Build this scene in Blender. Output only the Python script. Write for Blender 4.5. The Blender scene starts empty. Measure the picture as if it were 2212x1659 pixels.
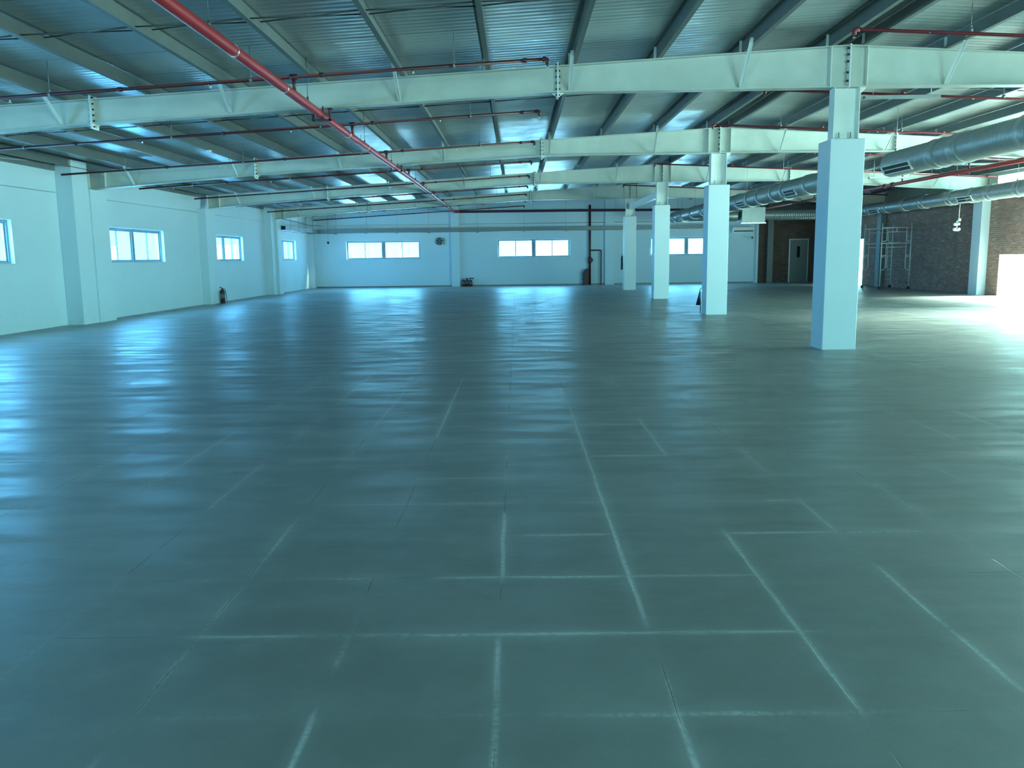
import bpy, math, random
from mathutils import Vector, Matrix
PI = math.pi
S = bpy.context.scene
COL = S.collection
random.seed(7)

# ------------------------------------------------------------------ camera
F_PX, PITCH, YAW, ROLL, CAM_H = 1809.06, 0.1501, -0.007, -0.0128, 1.4874
cam_data = bpy.data.cameras.new('camera')
cam_data.sensor_fit = 'HORIZONTAL'; cam_data.sensor_width = 36.0
cam_data.lens = F_PX / 2212.0 * 36.0
cam_data.clip_end = 500
cam = bpy.data.objects.new('camera', cam_data); COL.objects.link(cam)
cp, sp = math.cos(PITCH), math.sin(PITCH)
fw = Vector((math.sin(YAW)*cp, math.cos(YAW)*cp, -sp))
rt = Vector((math.cos(YAW), -math.sin(YAW), 0)); up = rt.cross(fw)
r2 = rt*math.cos(ROLL) + up*math.sin(ROLL); u2 = -rt*math.sin(ROLL) + up*math.cos(ROLL)
M = Matrix((r2, u2, -fw)).transposed().to_4x4(); M.translation = (0, 0, CAM_H)
cam.matrix_world = M
S.camera = cam

# ------------------------------------------------------------------ colour management
S.view_settings.view_transform = 'Standard'
S.view_settings.look = 'None'
S.view_settings.gamma = 1.0
S.view_settings.exposure = 1.2
S.cycles.max_bounces = 8
S.cycles.adaptive_threshold = 0.02
S.cycles.use_guiding = True
S.cycles.diffuse_bounces = 6
S.cycles.glossy_bounces = 4
S.cycles.transparent_max_bounces = 12
S.cycles.sample_clamp_indirect = 12
S.cycles.caustics_reflective = False
S.cycles.caustics_refractive = False
S.cycles.use_denoising = True

# ------------------------------------------------------------------ world (overcast sky, bluer to the left and far side)
SKY = 2.0
w = bpy.data.worlds.new('sky'); S.world = w; w.use_nodes = True; w.cycles.sampling_method = 'NONE'
nt = w.node_tree; nt.nodes.clear()
tc = nt.nodes.new('ShaderNodeTexCoord')
dt = nt.nodes.new('ShaderNodeVectorMath'); dt.operation = 'DOT_PRODUCT'
dt.inputs[1].default_value = (0.85, -0.30, 0.0)
nt.links.new(tc.outputs['Generated'], dt.inputs[0])
mr = nt.nodes.new('ShaderNodeMapRange'); mr.inputs['From Min'].default_value = -0.85; mr.inputs['From Max'].default_value = 0.45
nt.links.new(dt.outputs['Value'], mr.inputs['Value'])
rp = nt.nodes.new('ShaderNodeValToRGB')
rp.color_ramp.elements[0].color = (0.17, 0.76, 1.45, 1)
rp.color_ramp.elements[1].color = (0.37, 0.92, 0.90, 1)
nt.links.new(mr.outputs['Result'], rp.inputs['Fac'])
bg = nt.nodes.new('ShaderNodeBackground'); bg.inputs['Strength'].default_value = SKY
nt.links.new(rp.outputs['Color'], bg.inputs['Color'])
wo = nt.nodes.new('ShaderNodeOutputWorld'); nt.links.new(bg.outputs[0], wo.inputs[0])

# sun: only reaches in through the openings of the right-hand wall
sd = bpy.data.lights.new('sun', 'SUN'); sd.energy = 48.0; sd.angle = math.radians(24); sd.color = (0.72, 1.0, 0.86)
so = bpy.data.objects.new('sun', sd); COL.objects.link(so)
so.rotation_euler = Vector((-1.0, -0.05, -0.50)).to_track_quat('-Z', 'Y').to_euler()

# ------------------------------------------------------------------ place dimensions
XL, XR, YF, YN = -10.9, 16.2, 44.67, -5.0
BAY = 8.0975; FR = [13.299 + i*BAY for i in range(4)]
RX = 5.05                                  # ridge / column line
def btop(x): return 4.58 - 0.0545*abs(x-RX)
def ceilz(x): return btop(x) + 0.215

DAY = 11.0                                 # radiance of the bright sky panels outside the openings
def daylight(cx, cy, cz, sx, sz, face, k=1.0):
    """overexposed daylight entering through one opening: an area light standing just outside it"""
    d = bpy.data.lights.new('window_daylight', 'AREA'); d.shape = 'RECTANGLE'
    rot = {'+x': (0, -PI/2, 0), '-x': (0, PI/2, 0), '-y': (-PI/2, 0, 0), '+y': (PI/2, 0, 0)}[face]
    if face in ('+x', '-x'): d.size, d.size_y = sz, sx
    else: d.size, d.size_y = sx, sz
    d.color = {'+x': (0.117, 0.524, 1.0), '-y': (0.155, 0.60, 1.0), '-x': (0.40, 1.0, 0.98), '+y': (0.33, 0.93, 1.0)}[face]
    d.energy = DAY*k*{'+x': 1.35, '-y': 1.2, '-x': .92, '+y': 1.0}[face]*PI*sx*sz
    o = bpy.data.objects.new('window_daylight', d); COL.objects.link(o)
    dx, dy = {'+x': (-.30, 0), '-x': (.30, 0), '-y': (0, .30), '+y': (0, -.30)}[face]
    o.location = (cx+dx, cy+dy, cz); o.rotation_euler = rot

# ------------------------------------------------------------------ helpers
WP = {}
def wpos(o): return WP.get(o.name, Vector((0, 0, 0))) if o else Vector((0, 0, 0))
def tag(o, label=None, cat=None, group=None, kind=None):
    if label: o['label'] = label
    if cat: o['category'] = cat
    if group: o['group'] = group
    if kind: o['kind'] = kind
    return o
def thing(name, loc, label=None, cat=None, group=None, kind=None):
    o = bpy.data.objects.new(name, None); COL.objects.link(o); o.location = loc
    o.empty_display_size = 0.1
    WP[o.name] = Vector(loc)
    return tag(o, label, cat, group, kind)

class MB:
    def __init__(s): s.v = []; s.f = []; s.sm = []
    def add(s, vs, fs, smooth=False):
        b = len(s.v); s.v += [Vector(p) for p in vs]
        for f in fs: s.f.append([b+i for i in f]); s.sm.append(smooth)
        return s
    def box(s, x0, x1, y0, y1, z0, z1):
        x0, x1 = min(x0, x1), max(x0, x1); y0, y1 = min(y0, y1), max(y0, y1); z0, z1 = min(z0, z1), max(z0, z1)
        return s.add([(x0,y0,z0),(x1,y0,z0),(x1,y1,z0),(x0,y1,z0),(x0,y0,z1),(x1,y0,z1),(x1,y1,z1),(x0,y1,z1)],
                     [(0,3,2,1),(4,5,6,7),(0,1,5,4),(1,2,6,5),(2,3,7,6),(3,0,4,7)])
    def bbox(s, x0, x1, y0, y1, z0, z1, b=0.008):
        # box with chamfered vertical edges and top
        pts = [(x0+b,y0),(x1-b,y0),(x1,y0+b),(x1,y1-b),(x1-b,y1),(x0+b,y1),(x0,y1-b),(x0,y0+b)]
        top = [(min(max(px, x0+b), x1-b), min(max(py, y0+b), y1-b)) for px, py in pts]
        vs = [(p[0],p[1],z0) for p in pts] + [(p[0],p[1],z1-b) for p in pts] + [(p[0],p[1],z1) for p in top]
        fs = [list(range(7,-1,-1))]
        for i in range(8):
            j = (i+1) % 8
            fs.append((i, j, 8+j, 8+i)); fs.append((8+i, 8+j, 16+j, 16+i))
        fs.append(list(range(16,24)))
        return s.add(vs, fs)
    def prism(s, poly, axis, a, b):
        # poly = 2D points in the plane of the two other axes (x,z) for y, (y,z) for x, (x,y) for z
        def P(p, t):
            return {'y': (p[0], t, p[1]), 'x': (t, p[0], p[1]), 'z': (p[0], p[1], t)}[axis]
        n = len(poly)
        vs = [P(p, a) for p in poly] + [P(p, b) for p in poly]
        fs = [list(range(n)), list(range(2*n-1, n-1, -1))] + [(i, n+i, n+(i+1) % n, (i+1) % n) for i in range(n)]
        return s.add(vs, fs)
    def tube(s, pts, r, n=12, cap=True, smooth=True):
        pts = [Vector(p) for p in pts]; rs = r if isinstance(r, (list, tuple)) else [r]*len(pts)
        m = len(pts); vs = []; prev = None
        for i, p in enumerate(pts):
            if i == 0: d = pts[1]-pts[0]
            elif i == m-1: d = pts[-1]-pts[-2]
            else: d = (pts[i+1]-p).normalized() + (p-pts[i-1]).normalized()
            if d.length < 1e-9: d = prev_d
            d.normalize(); prev_d = d
            if prev is None:
                a = Vector((0,0,1)) if abs(d.z) < 0.9 else Vector((1,0,0))
                u = d.cross(a).normalized()
            else:
                u = (prev - d*prev.dot(d)).normalized()
            prev = u; v = d.cross(u)
            for k in range(n):
                t = 2*PI*k/n; vs.append(p + (u*math.cos(t) + v*math.sin(t))*rs[i])
        fs = [(i*n+k, i*n+(k+1) % n, (i+1)*n+(k+1) % n, (i+1)*n+k) for i in range(m-1) for k in range(n)]
        s.add(vs, fs, smooth)
        if cap:
            b = len(s.v)-len(vs)
            s.f.append([b+k for k in range(n-1, -1, -1)]); s.sm.append(False)
            s.f.append([b+(m-1)*n+k for k in range(n)]); s.sm.append(False)
        return s
    def lathe(s, prof, c, n=20, axis='z', smooth=True):
        # prof = [(r, t)] along axis from c
        ax = {'z': Vector((0,0,1)), 'y': Vector((0,1,0)), 'x': Vector((1,0,0))}[axis]
        u = {'z': Vector((1,0,0)), 'y': Vector((0,0,1)), 'x': Vector((0,1,0))}[axis]; v = ax.cross(u)
        c = Vector(c); vs = []
        for r, t in prof:
            for k in range(n):
                a = 2*PI*k/n; vs.append(c + ax*t + (u*math.cos(a)+v*math.sin(a))*r)
        m = len(prof)
        fs = [(i*n+k, i*n+(k+1) % n, (i+1)*n+(k+1) % n, (i+1)*n+k) for i in range(m-1) for k in range(n)]
        s.add(vs, fs, smooth); b = len(s.v)-len(vs)
        s.f.append([b+k for k in range(n-1, -1, -1)]); s.sm.append(False)
        s.f.append([b+(m-1)*n+k for k in range(n)]); s.sm.append(False)
        return s
    def bar(s, a, b, wx, wy, upv=(0,0,1)):
        # rectangular bar from a to b, width wx across, wy in the 'up' sense
        a, b = Vector(a), Vector(b); d = (b-a).normalized(); u = d.cross(Vector(upv))
        if u.length < 1e-6: u = d.cross(Vector((1,0,0)))
        u.normalize(); v = u.cross(d).normalized()
        vs = []
        for p in (a, b):
            for i, j in ((-1,-1),(1,-1),(1,1),(-1,1)): vs.append(p + u*i*wx/2 + v*j*wy/2)
        return s.add(vs, [(0,1,2,3),(7,6,5,4),(0,4,5,1),(1,5,6,2),(2,6,7,3),(3,7,4,0)])
    def build(s, name, mat, parent=None, origin=None):
        xs = [p.x for p in s.v]; ys = [p.y for p in s.v]; zs = [p.z for p in s.v]
        o3 = Vector(origin) if origin else Vector(((min(xs)+max(xs))/2, (min(ys)+max(ys))/2, min(zs)))
        me = bpy.data.meshes.new(name)
        me.from_pydata([tuple(p-o3) for p in s.v], [], s.f)
        me.polygons.foreach_set('use_smooth', s.sm)
        mats = mat if isinstance(mat, (list, tuple)) else [mat]
        for m_ in mats: me.materials.append(m_)
        import bmesh
        bm = bmesh.new(); bm.from_mesh(me); bmesh.ops.recalc_face_normals(bm, faces=bm.faces); bm.to_mesh(me); bm.free()
        me.update()
        o = bpy.data.objects.new(name, me); COL.objects.link(o)
        if parent: o.parent = parent
        o.location = o3 - wpos(parent); WP[o.name] = o3
        return o

def copy_tree(o, parent=None):
    c = o.copy(); COL.objects.link(c); c.parent = parent
    for k in ('label', 'group'):
        pass
    for ch in list(o.children): copy_tree(ch, c)
    return c

# ------------------------------------------------------------------ materials
def mat(name, col, rough=0.5, metal=0.0, spec=0.5, noise=0.0, nscale=6.0, bump=0.0, bscale=40.0, rvar=0.0):
    m = bpy.data.materials.new(name); m.use_nodes = True
    t = m.node_tree; b = t.nodes['Principled BSDF']
    b.inputs['Base Color'].default_value = (*col, 1); b.inputs['Roughness'].default_value = rough
    b.inputs['Metallic'].default_value = metal; b.inputs['Specular IOR Level'].default_value = spec
    co = t.nodes.new('ShaderNodeTexCoord')
    if noise or rvar:
        n = t.nodes.new('ShaderNodeTexNoise'); n.inputs['Scale'].default_value = nscale; n.inputs['Detail'].default_value = 5
        t.links.new(co.outputs['Object'], n.inputs['Vector'])
        if noise:
            r = t.nodes.new('ShaderNodeValToRGB')
            r.color_ramp.elements[0].position = .3; r.color_ramp.elements[1].position = .7
            r.color_ramp.elements[0].color = (*[c*(1-noise) for c in col], 1)
            r.color_ramp.elements[1].color = (*[min(1, c*(1+noise*.6)) for c in col], 1)
            t.links.new(n.outputs['Fac'], r.inputs['Fac']); t.links.new(r.outputs['Color'], b.inputs['Base Color'])
        if rvar:
            q = t.nodes.new('ShaderNodeMapRange'); q.inputs['To Min'].default_value = rough-rvar; q.inputs['To Max'].default_value = rough+rvar
            t.links.new(n.outputs['Fac'], q.inputs['Value']); t.links.new(q.outputs['Result'], b.inputs['Roughness'])
    if bump:
        n2 = t.nodes.new('ShaderNodeTexNoise'); n2.inputs['Scale'].default_value = bscale
        t.links.new(co.outputs['Object'], n2.inputs['Vector'])
        bp = t.nodes.new('ShaderNodeBump'); bp.inputs['Strength'].default_value = bump; bp.inputs['Distance'].default_value = 0.01
        t.links.new(n2.outputs['Fac'], bp.inputs['Height']); t.links.new(bp.outputs['Normal'], b.inputs['Normal'])
    return m

m_white_steel = mat('painted_white_steel', (0.80, 0.80, 0.75), 0.42, noise=0.06, nscale=3)
m_purlin = mat('galvanised_purlin', (0.175, 0.19, 0.185), 0.5, metal=0.35, noise=0.10, nscale=3)
m_girder = mat('cream_grey_girder_paint', (0.57, 0.57, 0.51), 0.42, noise=0.10, nscale=2.2)
m_galv = mat('galvanised_steel', (0.36, 0.37, 0.36), 0.45, metal=0.55, noise=0.10, nscale=9)
m_galv_dark = mat('weathered_galvanised_steel', (0.22, 0.23, 0.23), 0.5, metal=0.4, noise=0.1)
m_duct = mat('duct_sheet_metal', (0.36, 0.38, 0.37), 0.40, metal=0.45, noise=0.08, nscale=5)
m_red = mat('red_pipe_paint', (0.36, 0.016, 0.018), 0.38, noise=0.10, nscale=4)
m_red_branch = mat('brownish_red_pipe_paint', (0.20, 0.018, 0.020), 0.5, noise=0.1, nscale=4)
m_red_dark = mat('dark_red_pipe_paint', (0.065, 0.007, 0.012), 0.5, noise=0.1, nscale=4)
m_chrome = mat('bright_zinc', (0.7, 0.7, 0.7), 0.25, metal=0.9)
m_column = mat('smooth_white_paint', (0.64, 0.69, 0.72), 0.55, noise=0.02, nscale=2)
m_frame = mat('aluminium_window_frame', (0.25, 0.31, 0.36), 0.6, spec=.2)
m_black = mat('black_rubber', (0.02, 0.02, 0.022), 0.5)
m_bolt = mat('dark_bolt_steel', (0.05, 0.05, 0.05), 0.5, metal=0.6)
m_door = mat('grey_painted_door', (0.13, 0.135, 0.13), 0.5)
m_darkglass = mat('dark_glass', (0.008, 0.01, 0.01), 0.6, spec=.1)
m_rod = mat('dark_steel_rod', (0.07, 0.075, 0.075), 0.5, metal=.3)
m_pale = mat('pale_conduit', (0.52, 0.56, 0.58), 0.5)
m_cream = mat('white_plastic', (0.78, 0.78, 0.76), 0.35)
m_ground = mat('outdoor_concrete_yard', (0.55, 0.55, 0.53), 0.8, noise=0.1, nscale=.5)

def nodes(name):
    m = bpy.data.materials.new(name); m.use_nodes = True
    t = m.node_tree; return m, t, t.nodes['Principled BSDF']
def mth(t, op, a, b=None, c=None, clamp=False):
    n = t.nodes.new('ShaderNodeMath'); n.operation = op; n.use_clamp = clamp
    for i, q in enumerate((a, b, c)):
        if q is None: continue
        if isinstance(q, (int, float)): n.inputs[i].default_value = q
        else: t.links.new(q, n.inputs[i])
    return n.outputs[0]
def smooth(t, v, lo, hi, o0=0.0, o1=1.0):
    n = t.nodes.new('ShaderNodeMapRange'); n.interpolation_type = 'SMOOTHSTEP'
    n.inputs['From Min'].default_value = lo; n.inputs['From Max'].default_value = hi
    n.inputs['To Min'].default_value = o0; n.inputs['To Max'].default_value = o1
    t.links.new(v, n.inputs['Value']); return n.outputs['Result']
def noise_tex(t, vec, scale, detail=3, rough=.5):
    n = t.nodes.new('ShaderNodeTexNoise'); n.inputs['Scale'].default_value = scale
    n.inputs['Detail'].default_value = detail; n.inputs['Roughness'].default_value = rough
    t.links.new(vec, n.inputs['Vector']); return n.outputs['Fac']
def comb(t, x, y, z=0.0):
    n = t.nodes.new('ShaderNodeCombineXYZ')
    for i, q in enumerate((x, y, z)):
        if isinstance(q, (int, float)): n.inputs[i].default_value = q
        else: t.links.new(q, n.inputs[i])
    return n.outputs[0]
def mixc(t, fac, a, b):
    n = t.nodes.new('ShaderNodeMix'); n.data_type = 'RGBA'
    if isinstance(fac, (int, float)): n.inputs['Factor'].default_value = fac
    else: t.links.new(fac, n.inputs['Factor'])
    for k, q in (('A', a), ('B', b)):
        s_ = [i for i in n.inputs if i.name == k and i.type == 'RGBA'][0]
        if isinstance(q, tuple): s_.default_value = (*q, 1)
        else: t.links.new(q, s_)
    return [o for o in n.outputs if o.type == 'RGBA'][0]

# floor: worn cement laid out in 0.6 m squares, with pale powdery deposits along the joints
TX0, TY0, TS = -0.087, 2.557, 0.6
def floor_material():
    m, t, b = nodes('worn_cement_floor')
    geo = t.nodes.new('ShaderNodeNewGeometry'); sep = t.nodes.new('ShaderNodeSeparateXYZ')
    t.links.new(geo.outputs['Position'], sep.inputs[0]); P = geo.outputs['Position']
    X, Y = sep.outputs['X'], sep.outputs['Y']
    wob = noise_tex(t, P, 2.2, 2); wobv = mth(t, 'MULTIPLY', mth(t, 'SUBTRACT', wob, .5), .022)
    ux = mth(t, 'DIVIDE', mth(t, 'SUBTRACT', mth(t, 'ADD', X, wobv), TX0), TS)
    uy = mth(t, 'DIVIDE', mth(t, 'SUBTRACT', mth(t, 'ADD', Y, wobv), TY0), TS)
    ix, iy = mth(t, 'ROUND', ux), mth(t, 'ROUND', uy)
    dx = mth(t, 'MULTIPLY', mth(t, 'ABSOLUTE', mth(t, 'SUBTRACT', ux, ix)), TS)
    dy = mth(t, 'MULTIPLY', mth(t, 'ABSOLUTE', mth(t, 'SUBTRACT', uy, iy)), TS)
    # random presence of deposit per joint and along it
    vx = comb(t, mth(t, 'MULTIPLY', ix, 7.31), mth(t, 'MULTIPLY', Y, .75), 3.0)
    vy = comb(t, mth(t, 'MULTIPLY', X, .75), mth(t, 'MULTIPLY', iy, 5.77), 9.0)
    nx = noise_tex(t, vx, 1.0, 3, .6); ny = noise_tex(t, vy, 1.0, 3, .6)
    fx = smooth(t, nx, .44, .64); fy = smooth(t, ny, .46, .66)
    fine = noise_tex(t, P, 38, 4, .7); fin = smooth(t, fine, .36, .62)
    lx = mth(t, 'MULTIPLY', smooth(t, dx, .0, .018, 1, 0), fx)
    ly = mth(t, 'MULTIPLY', smooth(t, dy, .0, .022, 1, 0), fy)
    # wide soft dusty bands around them
    wx = mth(t, 'MULTIPLY', smooth(t, dx, .0, .13, 1, 0), smooth(t, nx, .42, .75))
    wy = mth(t, 'MULTIPLY', smooth(t, dy, .0, .13, 1, 0), smooth(t, ny, .42, .75))
    line = mth(t, 'MAXIMUM', lx, ly); wide = mth(t, 'MAXIMUM', wx, wy)
    # particular strong streaks: (axis, joint index, from, to, strength)
    segs = [('x',0,3.75,4.75,1), ('x',0,2.70,3.10,.9), ('x',1,3.25,7.6,.95), ('x',1,7.6,9.2,.7), ('x',2,2.58,4.35,.8), ('x',2,6.2,7.6,.8),
            ('x',3,2.7,3.1,.7), ('x',3,3.25,3.8,.8), ('x',3,4.4,4.95,.7), ('x',-1,2.2,2.55,.95), ('x',-1,6.9,9.6,.8), ('x',-2,7.4,9.8,.6), ('x',-3,4.9,6.0,.5),
            ('x',-2,1.9,2.3,.6), ('x',1,2.1,2.56,.9), ('x',-4,5.6,7.2,.45), ('x',7,6.3,7.8,.8), ('x',6,6.6,7.4,.7), ('x',-3,8.6,11.0,.6),
            ('y',1,-1.3,-.9,.8), ('y',1,-.1,1.15,.7), ('y',2,-.35,-.05,.8), ('y',2,-.05,.48,.95), ('y',2,.5,1.1,.6), ('y',3,.03,.5,.95), ('y',3,1.12,1.65,.95),
            ('y',5,-.65,-.1,.7), ('y',6,.55,1.1,.9), ('y',6,-1.7,-1.25,.7), ('y',7,-.05,.5,.9), ('y',8,.3,1.1,.9), ('y',9,-.2,.9,.7), ('y',4,-1.2,-.1,.5), ('y',4,1.15,1.7,.4)]
    acc = None
    for ax, k, a, e, st in segs:
        I, d, L = (ix, dx, Y) if ax == 'x' else (iy, dy, X)
        on = mth(t, 'COMPARE', I, float(k), .1)
        c0 = (a+e)/2; h = (e-a)/2
        al = smooth(t, mth(t, 'ABSOLUTE', mth(t, 'SUBTRACT', L, c0)), h-.08, h+.10, st, 0)
        v = mth(t, 'MULTIPLY', on, al)
        if ax == 'x': ax_acc = v if 'X_' not in locals() else mth(t, 'MAXIMUM', X_, v); X_ = ax_acc
        else: Y_ = v if 'Y_' not in locals() else mth(t, 'MAXIMUM', Y_, v)
    sx = mth(t, 'MULTIPLY', X_, smooth(t, dx, .0, .019, 1, 0)); sy = mth(t, 'MULTIPLY', Y_, smooth(t, dy, .0, .018, 1, 0))
    sxw = mth(t, 'MULTIPLY', X_, smooth(t, dx, .0, .07, 1, 0)); syw = mth(t, 'MULTIPLY', Y_, smooth(t, dy, .0, .05, 1, 0))
    strong = mth(t, 'MULTIPLY', mth(t, 'MAXIMUM', sx, sy), mth(t, 'ADD', mth(t, 'MULTIPLY', fin, .6), .4))
    soft = mth(t, 'MAXIMUM', sxw, syw)
    # thin dark crack in the joints
    ck = noise_tex(t, vx, 2.3, 2); ck2 = noise_tex(t, vy, 2.3, 2)
    cr = mth(t, 'MAXIMUM', mth(t, 'MULTIPLY', smooth(t, dx, .001, .0035, 1, 0), smooth(t, ck, .48, .6)),
             mth(t, 'MULTIPLY', smooth(t, dy, .001, .003, 1, 0), smooth(t, ck2, .54, .64)))
    big = noise_tex(t, P, .55, 6, .62); mid = noise_tex(t, P, 5.0, 5, .6); grit = noise_tex(t, P, 140, 2)
    base = mixc(t, smooth(t, big, .3, .7), (0.195, 0.195, 0.185), (0.265, 0.265, 0.252))
    base = mixc(t, mth(t, 'MULTIPLY', smooth(t, mid, .45, .75), .35), base, (0.30, 0.295, 0.28))
    base = mixc(t, mth(t, 'MULTIPLY', smooth(t, mid, .38, .2), .25), base, (0.15, 0.15, 0.14))
    base = mixc(t, mth(t, 'MULTIPLY', smooth(t, grit, .5, .75), .16), base, (0.42, 0.42, 0.40))
    c = mixc(t, mth(t, 'MULTIPLY', wide, .26), base, (0.5, 0.5, 0.48))
    c = mixc(t, mth(t, 'MULTIPLY', soft, .16), c, (0.55, 0.55, 0.53))
    c = mixc(t, mth(t, 'MULTIPLY', mth(t, 'MULTIPLY', line, fin), .68), c, (0.6, 0.6, 0.58))
    c = mixc(t, mth(t, 'MULTIPLY', strong, .8), c, (0.62, 0.62, 0.60))
    c = mixc(t, mth(t, 'MULTIPLY', mth(t, 'MULTIPLY', cr, mth(t, 'SUBTRACT', 1.0, X_)), .75), c, (0.05, 0.05, 0.045))
    t.links.new(c, b.inputs['Base Color'])
    mp = t.nodes.new('ShaderNodeMapping'); mp.inputs['Scale'].default_value = (.5, 2.2, 1)
    t.links.new(P, mp.inputs['Vector']); stretch = noise_tex(t, mp.outputs[0], 1.6, 5, .56)
    rg = smooth(t, stretch, .3, .72, .30, .54)
    rr = mth(t, 'ADD', rg, mth(t, 'MULTIPLY', mth(t, 'MAXIMUM', line, strong), .3))
    t.links.new(rr, b.inputs['Roughness'])
    b.inputs['Specular IOR Level'].default_value = 0.95
    bp = t.nodes.new('ShaderNodeBump'); bp.inputs['Strength'].default_value = .5; bp.inputs['Distance'].default_value = .004
    hgt = mth(t, 'ADD', mth(t, 'MULTIPLY', stretch, 1.5), mth(t, 'MULTIPLY', mid, .5))
    hgt = mth(t, 'SUBTRACT', hgt, mth(t, 'MULTIPLY', cr, .6))
    t.links.new(hgt, bp.inputs['Height']); t.links.new(bp.outputs['Normal'], b.inputs['Normal'])
    return m
m_floor = floor_material()

# ceiling: foil-faced profiled roofing sheets, ribs running down the slope
def ceiling_material():
    m, t, b = nodes('foil_faced_roof_sheeting')
    geo = t.nodes.new('ShaderNodeNewGeometry'); sep = t.nodes.new('ShaderNodeSeparateXYZ')
    t.links.new(geo.outputs['Position'], sep.inputs[0]); P = geo.outputs['Position']; Y = sep.outputs['Y']
    big = noise_tex(t, P, .8, 4, .6)
    seam = mth(t, 'PINGPONG', mth(t, 'ADD', Y, .3), .6)          # sheet laps every 1.2 m
    sm = smooth(t, seam, .0, .022, 1, 0)
    c = mixc(t, big, (0.46, 0.48, 0.48), (0.56, 0.58, 0.57))
    c = mixc(t, mth(t, 'MULTIPLY', sm, .65), c, (0.08, 0.09, 0.09))
    t.links.new(c, b.inputs['Base Color'])
    b.inputs['Metallic'].default_value = .6
    rn = noise_tex(t, P, 2.5, 4)
    t.links.new(smooth(t, rn, .3, .7, .29, .38), b.inputs['Roughness'])
    rib = mth(t, 'SINE', mth(t, 'MULTIPLY', Y, 2*PI/.15))
    mp = t.nodes.new('ShaderNodeMapping'); mp.inputs['Scale'].default_value = (.5, 2.6, 1)
    t.links.new(P, mp.inputs['Vector']); wav = noise_tex(t, mp.outputs[0], 1.3, 2)
    h = mth(t, 'ADD', mth(t, 'MULTIPLY', rib, .0016), mth(t, 'MULTIPLY', wav, .009))
    bp = t.nodes.new('ShaderNodeBump'); bp.inputs['Strength'].default_value = .8; bp.inputs['Distance'].default_value = 1.0
    t.links.new(h, bp.inputs['Height']); t.links.new(bp.outputs['Normal'], b.inputs['Normal'])
    return m
m_ceil = ceiling_material()

def brick_material(name, painted, axis, k=1.0):
    m, t, b = nodes(name)
    geo = t.nodes.new('ShaderNodeNewGeometry'); sep = t.nodes.new('ShaderNodeSeparateXYZ')
    t.links.new(geo.outputs['Position'], sep.inputs[0]); P = geo.outputs['Position']
    v = comb(t, sep.outputs['Y' if axis == 'x' else 'X'], sep.outputs['Z'])
    br = t.nodes.new('ShaderNodeTexBrick'); t.links.new(v, br.inputs['Vector'])
    br.inputs['Scale'].default_value = 1.0; br.inputs['Brick Width'].default_value = .21; br.inputs['Row Height'].default_value = .068
    br.inputs['Mortar Size'].default_value = .006; br.inputs['Mortar Smooth'].default_value = .3
    n1 = noise_tex(t, P, 1.2, 5, .6)
    if painted:
        c = mixc(t, n1, (0.60, 0.71, 0.78), (0.67, 0.77, 0.83))
        # scuffs near the floor
        low = smooth(t, sep.outputs['Z'], .0, .9, 1, 0); sc = noise_tex(t, P, 9, 5, .7)
        c = mixc(t, mth(t, 'MULTIPLY', mth(t, 'MULTIPLY', low, smooth(t, sc, .5, .7)), .22), c, (0.45, 0.45, 0.43))
        t.links.new(c, b.inputs['Base Color'])
        bp = t.nodes.new('ShaderNodeBump'); bp.inputs['Strength'].default_value = .25; bp.inputs['Distance'].default_value = .004
        t.links.new(mth(t, 'SUBTRACT', n1, mth(t, 'MULTIPLY', br.outputs['Fac'], smooth(t, sep.outputs['Z'], .6, 1.4, 1, .15))), bp.inputs['Height'])
    else:
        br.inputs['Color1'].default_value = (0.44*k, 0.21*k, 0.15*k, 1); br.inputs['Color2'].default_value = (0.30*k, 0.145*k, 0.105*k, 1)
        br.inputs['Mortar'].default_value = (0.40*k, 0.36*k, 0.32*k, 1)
        mp = t.nodes.new('ShaderNodeMapping'); mp.inputs['Scale'].default_value = (1.5, 1.5, 9)
        t.links.new(P, mp.inputs['Vector']); st = noise_tex(t, mp.outputs[0], 1.6, 5, .7)
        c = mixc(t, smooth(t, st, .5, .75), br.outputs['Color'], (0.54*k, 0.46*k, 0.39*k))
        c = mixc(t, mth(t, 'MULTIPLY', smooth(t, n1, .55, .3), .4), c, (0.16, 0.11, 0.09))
        # plastered band above the brick courses
        up_ = smooth(t, sep.outputs['Z'], 3.20, 3.22)
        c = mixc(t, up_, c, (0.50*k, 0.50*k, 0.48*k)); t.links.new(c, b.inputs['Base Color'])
        bp = t.nodes.new('ShaderNodeBump'); bp.inputs['Strength'].default_value = .6; bp.inputs['Distance'].default_value = .006
        t.links.new(mth(t, 'SUBTRACT', st, mth(t, 'MULTIPLY', br.outputs['Fac'], mth(t, 'SUBTRACT', 1.0, up_))), bp.inputs['Height'])
    t.links.new(bp.outputs['Normal'], b.inputs['Normal'])
    b.inputs['Roughness'].default_value = .8 if not painted else .62
    b.inputs['Specular IOR Level'].default_value = .3
    return m
m_wall_l = brick_material('white_painted_brick', True, 'x')
m_wall_f = brick_material('white_painted_brick_far', True, 'y')
m_brick_r = brick_material('bare_red_brick', False, 'x')
m_brick_f = brick_material('corner_shaded_brick', False, 'y', .28)  # bare brick darkened to put the far-right corner's shade into its colour

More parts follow.
